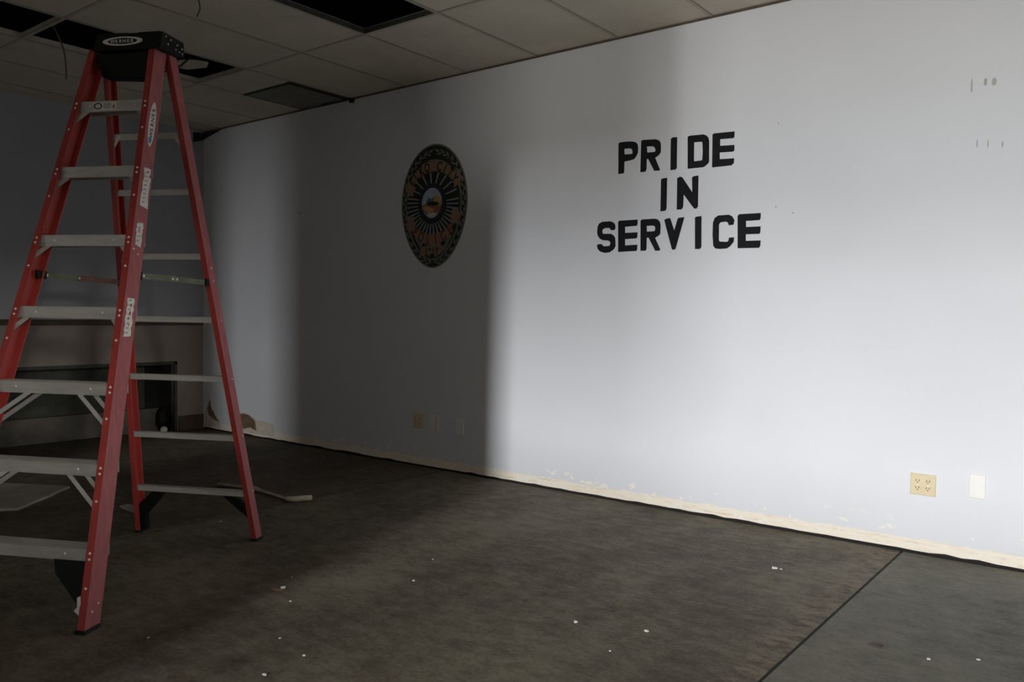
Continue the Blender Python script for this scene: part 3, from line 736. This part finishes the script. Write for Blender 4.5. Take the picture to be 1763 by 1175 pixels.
# treads
for k, z in enumerate(STEP):
    e = empty('step', (0, 0, 0)); e.parent = lad
    hw_, v = fr(z); hw_ -= 0.006; f = v + 0.007; D_ = 0.082
    bm = bmesh.new()
    box(bm, -hw_, hw_, f, f+D_, z-0.003, z)                       # top sheet
    box(bm, -hw_, hw_, f-0.001, f+0.0015, z-0.041, z)              # front apron
    box(bm, -hw_, hw_, f+D_-0.002, f+D_, z-0.041, z)              # rear apron
    for g in range(8): box(bm, -hw_, hw_, f+0.006+g*0.0095, f+0.010+g*0.0095, z, z+0.0018)   # ribs
    box(bm, -hw_, hw_, f-0.001, f+0.010, z-0.044, z-0.041)
    build('tread', bm, M['alu'], e)
    for s in (-1, 1):
        bm = bmesh.new(); r_ = 0.0045; u = s*hw_*0.62
        hexa(bm, [(u+r_*math.cos(a*math.pi/4), f-0.001, z-0.02+r_*math.sin(a*math.pi/4)) for a in range(8)],
                 [(u+r_*.5*math.cos(a*math.pi/4), f-0.0035, z-0.02+r_*.5*math.sin(a*math.pi/4)) for a in range(8)])
        build('rivet', bm, M['rivet'], e)
    # diagonal braces: long pairs low down, short gussets higher up
    for s in (-1, 1):
        if k == 0: continue
        long_ = k in (1, 2)
        du, dz = (0.155, 0.125) if long_ else (0.052+0.0*k, 0.052)
        for dv in ((0.004, 0.078) if long_ else (0.004,)):
            h1_, v1_ = fr(z-0.041-dz)
            bm = bmesh.new()
            p = (s*(hw_-du), f+dv, z-0.040); q = (s*(h1_-0.008), v1_+0.007+dv, z-0.041-dz)
            bar(bm, p, q, 0.017 if long_ else 0.016, 0.003, up=(0, 1, 0)) if False else None
            # flat strap lying in the plane of the apron
            d = Vector(q)-Vector(p); nrm = Vector((d.z, 0, -d.x)).normalized()*(0.0085 if long_ else 0.009)
            P_, Q_ = Vector(p), Vector(q)
            hexa(bm, [P_+nrm, P_-nrm, Q_-nrm, Q_+nrm], [P_+nrm+Vector((0, .003, 0)), P_-nrm+Vector((0, .003, 0)), Q_-nrm+Vector((0, .003, 0)), Q_+nrm+Vector((0, .003, 0))])
            build('step_brace', bm, M['alu'], e)
    if k == 6:      # white label on the top step
        def lab(name, u0, u1, z0, z1, m, d, par):
            bm = bmesh.new(); box(bm, u0, u1, f-0.0014-d, f-0.0012, z0, z1); return build(name, bm, m, par)
        L0 = lab('warning_label', -0.090, 0.020, z-0.040, z-0.004, M['white'], 0.0004, e); L0['label'] = 'white label with dark print'
        bm = bmesh.new()
        cx_, cz_ = -0.066, z-0.021
        ring = lambda r1_, r2_: [(cx_ + r1_*math.cos(a*math.pi/12), cz_ + r2_*math.sin(a*math.pi/12)) for a in range(24)]
        plate(bm, ring(0.020, 0.013), f-0.0020, f-0.0026, ring(0.014, 0.009))
        for zz in (z-0.012, z-0.018, z-0.024, z-0.030): box(bm, -0.040, -0.004, f-0.0026, f-0.0018, zz, zz+0.0018)
        build('printing', bm, M['ink'], L0)
        bm = bmesh.new(); plate(bm, [(0.0, z-0.030), (0.012, z-0.012), (0.014, z-0.030)], f-0.0018, f-0.0026)
        build('red_symbol', bm, M['orange'], L0)

# black foot braces on the lowest step and shoes
for s in (1, -1):
    bm = bmesh.new(); z = STEP[0]-0.041; hw_, v = fr(z); hb, vb = fr(0.02)
    f = v+0.010; fb = vb+0.010
    def q3(u, z_, off): 
        h_, v_ = fr(z_); return (s*u, v_+0.010+off, z_)
    prof = [(hw_-0.006, z), (hw_-0.165, z), (hw_-0.150, z-0.045), (fr(0.085)[0]-0.045, 0.085), (fr(0.02)[0]-0.028, 0.02), (fr(0.02)[0]-0.006, 0.02)]
    hexa(bm, [q3(u, z_, 0) for u, z_ in prof], [q3(u, z_, 0.004) for u, z_ in prof])
    build('foot_brace', bm, M['black'], lad)
    bm = bmesh.new(); hb, vb = fr(0.0)
    hexa(bm, [(s*(hb+0.006), vb-0.004, 0.0), (s*(hb-0.040), vb-0.004, 0.0), (s*(hb-0.040), vb+FW+0.004, 0.0), (s*(hb+0.006), vb+FW+0.004, 0.0)],
             [(s*(hb+0.003), vb-0.001, 0.013), (s*(hb-0.036), vb-0.001, 0.013), (s*(hb-0.036), vb+FW+0.001, 0.013), (s*(hb+0.003), vb+FW+0.001, 0.013)])
    build('shoe', bm, M['black'], lad, bevel=0.003)
    bm = bmesh.new(); hb, vb = rr(0.0)
    hexa(bm, [(s*(hb+0.005), vb-0.004, 0.0), (s*(hb-0.036), vb-0.004, 0.0), (s*(hb-0.036), vb+RW+0.004, 0.0), (s*(hb+0.005), vb+RW+0.004, 0.0)],
             [(s*(hb+0.003), vb-0.001, 0.013), (s*(hb-0.032), vb-0.001, 0.013), (s*(hb-0.032), vb+RW+0.001, 0.013), (s*(hb+0.003), vb+RW+0.001, 0.013)])
    build('shoe', bm, M['black'], lad, bevel=0.003)
# white tag stuck to the inner side of the near front shoe
bm = bmesh.new()
h_, v_ = fr(0.07)
plate(bm, [(0.302, 0.125), (0.289, 0.118), (0.290, 0.085), (0.276, 0.070), (0.300, 0.052), (0.305, 0.056)], v_+0.006, v_+0.008)
o = build('paper_tag', bm, M['white'], lad); o['label'] = 'torn white paper tag by the foot'

# rear rungs
RUNG = [0.255 + 0.285*k for k in range(6)] + [1.923+0.0]
RUNG = [0.255, 0.535, 0.825, 1.105, 1.395, 1.681, 1.923]
for k, z in enumerate(RUNG):
    e = empty('rear_rung', (0, 0, 0)); e.parent = lad
    hw_, v = rr(z); f = v+0.010
    bm = bmesh.new()
    box(bm, -hw_+0.006, hw_-0.006, f, f+0.002, z-0.026, z)
    box(bm, -hw_+0.006, hw_-0.006, f, f+0.026, z-0.002, z)
    box(bm, -hw_+0.006, hw_-0.006, f, f+0.006, z-0.028, z-0.026)
    build('bar', bm, M['alu'], e)
    if k == 6:
        for s in (-1, 1):
            bm = bmesh.new(); h2_, v2_ = rr(z-0.06)
            P_, Q_ = Vector((s*(hw_-0.060), f-0.001, z-0.006)), Vector((s*(h2_-0.012), v2_+0.009, z-0.068))
            d = Q_-P_; nrm = Vector((d.z, 0, -d.x)).normalized()*0.008
            hexa(bm, [P_+nrm, P_-nrm, Q_-nrm, Q_+nrm], [x+Vector((0, -.003, 0)) for x in (P_+nrm, P_-nrm, Q_-nrm, Q_+nrm)])
            build('rung_brace', bm, M['alu'], e)
    if k == 0:      # black knee braces down to the rear feet
        for s in (-1, 1):
            bm = bmesh.new()
            def q4(u, z_, off): return (s*u, rr(z_)[1]+0.012+off, z_)
            hb = rr(0.02)[0]
            prof = [(hw_-0.185, z-0.012), (hw_-0.120, z-0.014), (hb-0.020, 0.135), (hb-0.008, 0.02), (hb-0.055, 0.02), (hb-0.062, 0.10)]
            if s > 0: prof = [(hw_-0.160, z-0.022), (hw_-0.115, z-0.016), (hb-0.010, 0.150), (hb-0.010, 0.02), (hb-0.030, 0.02), (hb-0.032, 0.11)]
            hexa(bm, [q4(u, z_, 0) for u, z_ in prof], [q4(u, z_, 0.030) for u, z_ in prof])
            build('foot_brace', bm, M['black'], e)

# folding spreaders
for s in (1, -1):
    sp = empty('spreader', (0, 0, 0)); sp.parent = lad
    zf, zr = 1.272, 1.262
    hf_, vf_ = fr(zf); hr_, vr_ = rr(zr)
    A = Vector((s*(hf_-0.014), vf_+FW*0.6, zf)); B = Vector((s*(hr_-0.012), vr_+0.012, zr)); Mid = A.lerp(B, 0.47)
    def strap(p, q, m, name, h_=0.024, th=0.004, off=0.0):
        bm = bmesh.new(); o_ = Vector((-s*off, 0, 0))
        hexa(bm, [p+o_+Vector((0, 0, h_/2)), p+o_+Vector((th, 0, h_/2)), p+o_+Vector((th, 0, -h_/2)), p+o_+Vector((0, 0, -h_/2))],
                 [q+o_+Vector((0, 0, h_/2)), q+o_+Vector((th, 0, h_/2)), q+o_+Vector((th, 0, -h_/2)), q+o_+Vector((0, 0, -h_/2))])
        return build(name, bm, m, sp)
    strap(A.lerp(B, 0.06), Mid.lerp(B, 0.12), M['spread'], 'front_arm')
    strap(Mid, B.lerp(A, 0.05), M['rust'] if s < 0 else M['spread'], 'rear_arm', off=0.006)
    strap(A, A.lerp(B, 0.10), M['black'], 'hinge', 0.034, 0.008, 0.002)
    strap(B.lerp(A, 0.06), B, M['black'], 'hinge', 0.034, 0.008, 0.002)
    for q in (A.lerp(B, 0.11), Mid, Mid.lerp(B, 0.10)):
        bm = bmesh.new()
        hexa(bm, [(q.x - s*0.007, q.y+0.006*math.cos(a*math.pi/4), q.z+0.006*math.sin(a*math.pi/4)) for a in range(8)],
                 [(q.x + s*0.009, q.y+0.005*math.cos(a*math.pi/4), q.z+0.005*math.sin(a*math.pi/4)) for a in range(8)])
        build('pivot_pin', bm, M['rivet'], sp)

# top cap
cap = empty('top_cap', (0, 0, 0)); cap.parent = lad
U0, U1, V0, V1 = -0.112, 0.200, -0.066, 0.085
bm = bmesh.new()
hexa(bm, [(U0-0.022, V0-0.004, 2.235), (U1-0.012, V0-0.004, 2.235), (U1+0.002, V1+0.004, 2.240), (U0-0.022, V1+0.004, 2.240)],
         [(U0, V0, 2.306), (U1, V0, 2.306), (U1, V1, 2.306), (U0, V1, 2.306)])
box(bm, U0+0.02, U0+0.14, V0+0.01, V1-0.01, 2.304, 2.312)
box(bm, U0+0.19, U1-0.02, V0+0.01, V1-0.01, 2.304, 2.312)
build('cap_body', bm, M['black'], cap, bevel=0.006)
bm = bmesh.new()     # skirt hanging between the rails
hexa(bm, [(-0.115, -0.030, 2.135), (0.120, -0.030, 2.120), (0.120, 0.030, 2.120), (-0.115, 0.030, 2.135)],
         [(-0.125, -0.060, 2.225), (0.125, -0.060, 2.225), (0.125, 0.085, 2.225), (-0.125, 0.085, 2.225)])
build('cap_skirt', bm, M['black'], cap, bevel=0.004)
rivets([(U1+0.001, v_, z_) for v_, z_ in ((-0.045, 2.290), (-0.010, 2.286), (0.035, 2.278), (0.070, 2.272), (-0.030, 2.262), (0.025, 2.256), (0.050, 2.254), (0.072, 2.252))], cap, 0.0035, 0.002, 'u')
def cap_pt(x, z_, d=0.0):                # a point on the sloping front face
    t_ = (z_-2.235)/0.071; return (x, V0 - 0.004*(1-t_) - d, z_)
ocx, ocz = 0.012, 2.272
bm = bmesh.new()
hexa(bm, [cap_pt(ocx+0.095*math.cos(a*math.pi/24), ocz+0.019*math.sin(a*math.pi/24), 0.0002) for a in range(48)],
         [cap_pt(ocx+0.095*math.cos(a*math.pi/24), ocz+0.019*math.sin(a*math.pi/24), 0.0014) for a in range(48)])
lg = build('logo_badge', bm, M['white'], cap); lg['label'] = 'white and black oval maker badge'
bm = bmesh.new()
hexa(bm, [cap_pt(ocx+0.070*math.cos(a*math.pi/24), ocz+0.0125*math.sin(a*math.pi/24), 0.0014) for a in range(48)],
         [cap_pt(ocx+0.070*math.cos(a*math.pi/24), ocz+0.0125*math.sin(a*math.pi/24), 0.0020) for a in range(48)])
build('badge_centre', bm, M['black'], lg)
for k, ch in enumerate('WERNER'):
    bm = bmesh.new()
    put_glyph(bm, ch, lambda x, y: cap_pt(ocx + (k-2.5)*0.0185 + x*0.022, ocz + (y-0.35)*0.020, 0.0026))
    build('badge_letter', bm, M['white'], lg)

# stickers on the outer web of the near front rail
def web_pt(z_, a, d=0.0):               # a: 0 front edge .. 1 rear edge of the web
    h_, v_ = fr(z_); return (h_+0.0004+d, v_+FW*a, z_)
def sticker(name, pts, m, parent, d0=0.0, d1=0.0008):
    bm = bmesh.new()
    tess = tessellate_polygon([[Vector((a, z_*10, 0)) for z_, a in pts]])
    A_ = [bm.verts.new(web_pt(z_, a, d0)) for z_, a in pts]; B_ = [bm.verts.new(web_pt(z_, a, d1)) for z_, a in pts]
    for t3 in tess: bm.faces.new([A_[i] for i in t3]); bm.faces.new([B_[i] for i in t3])
    for i in range(len(pts)): bm.faces.new([A_[i], A_[(i+1) % len(pts)], B_[(i+1) % len(pts)], B_[i]])
    return build(name, bm, m, parent)
cz = 1.905
st = sticker('maker_sticker', [(cz+0.098*math.cos(a*math.pi/20), 0.47+0.27*math.sin(a*math.pi/20)) for a in range(40)], M['white'], frails[1])
st['label'] = 'white oval maker sticker'
for k, ch in enumerate('WERNER'):
    bm = bmesh.new()
    put_glyph(bm, ch, lambda x, y: web_pt(cz-0.045 + k*0.0215 + x*0.026, 0.47 - (y-0.35)*0.34, 0.0012))
    build('sticker_letter', bm, M['ink'], st)
sticker('blue_mark', [(cz-0.068+0.016*math.cos(a*math.pi/8), 0.45+0.12*math.sin(a*math.pi/8)) for a in range(16)], M['blue'], st, 0.0008, 0.0013)
def torn(z0, z1, a0, a1, label, skew=0.0, holes=()):
    n_ = 10; pts = []
    for k in range(n_+1):
        z_ = z0+(z1-z0)*k/n_; pts.append((z_, a0 + random.uniform(-0.05, 0.05)))
    for k in range(n_, -1, -1):
        z_ = z0+(z1-z0)*k/n_; pts.append((z_ + (skew if k == 0 else random.uniform(-.004, .004)), a1 + random.uniform(-0.07, 0.05)))
    s_ = sticker('torn_label', pts, M['white'], frails[1]); s_['label'] = label
    for k in range(int((z1-z0)/0.018)):
        zz = z0+0.012+k*0.018; a_ = a0+0.08
        sticker('printing', [(zz, a_), (zz+0.005, a_+0.02), (zz+0.006, a_+0.30*random.uniform(.4, 1)), (zz+0.001, a_+0.25)], noisy_ink, s_, 0.0008, 0.0011)
    for (hz, ha, hr) in holes:
        sticker('tear', [(hz+hr*math.cos(a*math.pi/4)*random.uniform(.6, 1.2), ha+hr*7*math.sin(a*math.pi/4)) for a in range(8)], M['red'], s_, 0.0008, 0.0013)
noisy_ink = noisy('faded_print', (0.33, 0.31, 0.30), 0.7, 0, 60, 0.3, 0)
torn(1.555, 1.715, 0.30, 0.88, 'faded white label with torn corners', -0.012, ((1.700, 0.62, 0.007), (1.680, 0.80, 0.007)))
torn(1.395, 1.482, 0.25, 0.75, 'small torn white label', -0.012, ((1.455, 0.45, 0.007), (1.44, 0.22, 0.006)))
torn(1.030, 1.180, 0.22, 0.72, 'long scratched white label', 0.0, ((1.15, 0.52, 0.008), (1.12, 0.50, 0.010), (1.10, 0.42, 0.007), (1.075, 0.5, 0.006)))

# ------------------------------------------------------------------ things on the floor
bm = bmesh.new()
plate(bm, ragged([(-5.85, 2.02), (-5.328, 2.310), (-5.10, 2.045), (-4.952, 1.866), (-5.05, 1.745), (-5.55, 1.55)], 0.008), 0.0005, 0.016, axis='z')
o = build('board_piece', bm, M['card']); tag(o, 'pale flat broken board lying on the floor behind the ladder steps', 'board')
bm = bmesh.new()
tube(bm, [(-4.71, 2.955, 0.012), (-4.47, 3.05, 0.012), (-4.36, 3.035, 0.012)], [0.013, 0.015, 0.012], 10)
tube(bm, [(-4.38, 3.036, 0.011), (-4.20, 3.02, 0.011), (-4.055, 3.003, 0.011)], 0.009, 10)
st_ = empty('paint_stick', (-4.2, 3.02, 0), 0, 'thin pale stick with a blunt end lying beyond the rear ladder foot', 'stick')
o = build('handle', bm, M['stick'], st_, smooth=True); o.matrix_parent_inverse = Matrix.Translation((4.2, -3.02, 0))
bm = bmesh.new()
tube(bm, [(-4.06, 3.004, 0.014), (-4.02, 2.992, 0.016), (-3.99, 3.0, 0.018), (-3.955, 3.06, 0.019), (-3.94, 3.10, 0.018)], [0.010, 0.015, 0.017, 0.018, 0.016], 10)
o = build('blunt_end', bm, noisy('pale_wrap', (0.60, 0.55, 0.42), 0.8, 0, 30, 0.15, 0.2), st_, smooth=True); o.matrix_parent_inverse = Matrix.Translation((4.2, -3.02, 0)); o['label'] = 'pale thick blunt end'
bm = bmesh.new()
plate(bm, ragged([(-4.62, 2.275), (-4.64, 2.33), (-4.55, 2.345), (-4.43, 2.30), (-4.42, 2.262), (-4.50, 2.262)], 0.005, 2), 0.0005, 0.008, axis='z')
o = build('board_scrap', bm, M['card']); tag(o, 'small pale scrap lying behind the left rear ladder foot', 'scrap')
# crumpled white ball in front of the alcove
bm = bmesh.new(); bmesh.ops.create_icosphere(bm, subdivisions=3, radius=0.032)
for v in bm.verts: v.co *= 1 + random.uniform(-0.10, 0.10)
o = build('paper_ball', bm, M['chip'], smooth=True); o.location = (XL+0.06, 3.90, 0.032)
tag(o, 'small crumpled pale paper ball on the floor before the dark alcove', 'paper ball')
bm = bmesh.new(); bmesh.ops.create_icosphere(bm, subdivisions=3, radius=1.0)
for v in bm.verts: v.co = Vector((v.co.x*0.05, v.co.y*0.06, v.co.z*0.11)) * (1 + 0.12*math.sin(9*v.co.x+7*v.co.z) + random.uniform(-0.05, 0.05))
o = build('rubbish_bag', bm, M['black'], smooth=True); o.location = (XL-0.045, 3.95, 0.118)
tag(o, 'dark crumpled bag at the right end of the low alcove', 'bag')

CH = [(-2.773, 2.039, .011, 'beside a brown fleck, nearest the ladder'), (-2.621, 1.963, .005, 'tiny, just below the brown fleck'), (-1.315, 3.639, .013, 'largest one before the lit wall'),
      (-1.397, 2.6, .010, 'triangular, lower centre of the floor'), (-1.644, 2.507, .009, 'flat, lower centre of the floor'), (-2.145, 1.51, .008, 'near the bottom edge of the view'),
      (-2.167, 1.678, .006, 'left of centre near the bottom'), (-2.347, 1.715, .005, 'long thin, left of centre'), (-2.577, 2.722, .005, 'middle of the dark floor'),
      (-2.696, 1.427, .005, 'just right of the near ladder foot'), (-2.855, 2.144, .004, 'above the brown fleck'), (-0.554, 2.998, .007, 'left one beyond the floor joint'),
      (-0.422, 3.103, .006, 'right one beyond the floor joint'), (-3.905, 2.47, .006, 'between the rear ladder feet'), (-1.41, 2.364, .005, 'narrow, left of the floor joint'),
      (-1.285, 3.643, .006, 'small one right next to the largest'), (-2.43, 2.45, .007, 'on the mid floor')]
for x, y, r_, where in CH:
    n_ = 7; bm = bmesh.new(); a0 = random.uniform(0, 6)
    plate(bm, [(x + r_*random.uniform(.5, 1.25)*math.cos(a0+k*2*math.pi/n_), y + r_*random.uniform(.5, 1.25)*math.sin(a0+k*2*math.pi/n_)) for k in range(n_)], 0.0003, 0.0003+r_*0.45, axis='z')
    o = build('paint_flake', bm, M['chip']); tag(o, 'white paint flake on the floor, ' + where, 'paint flake', 'paint flakes on the floor')
bm = bmesh.new(); plate(bm, [(-2.80, 2.00), (-2.79, 2.018), (-2.755, 2.025), (-2.745, 2.012), (-2.77, 1.998)], 0.0003, 0.003, axis='z')
o = build('wood_splinter', bm, M['brown_chip']); tag(o, 'brown splinter on the floor beside a white flake', 'splinter')
bm = bmesh.new(); plate(bm, [(-0.745, 3.0), (-0.735, 3.02), (-0.70, 3.02), (-0.705, 2.995)], 0.0003, 0.004, axis='z')
o = build('dark_crumb', bm, M['brownrail']); tag(o, 'dark crumb on the grey slab right of the floor joint', 'crumb')
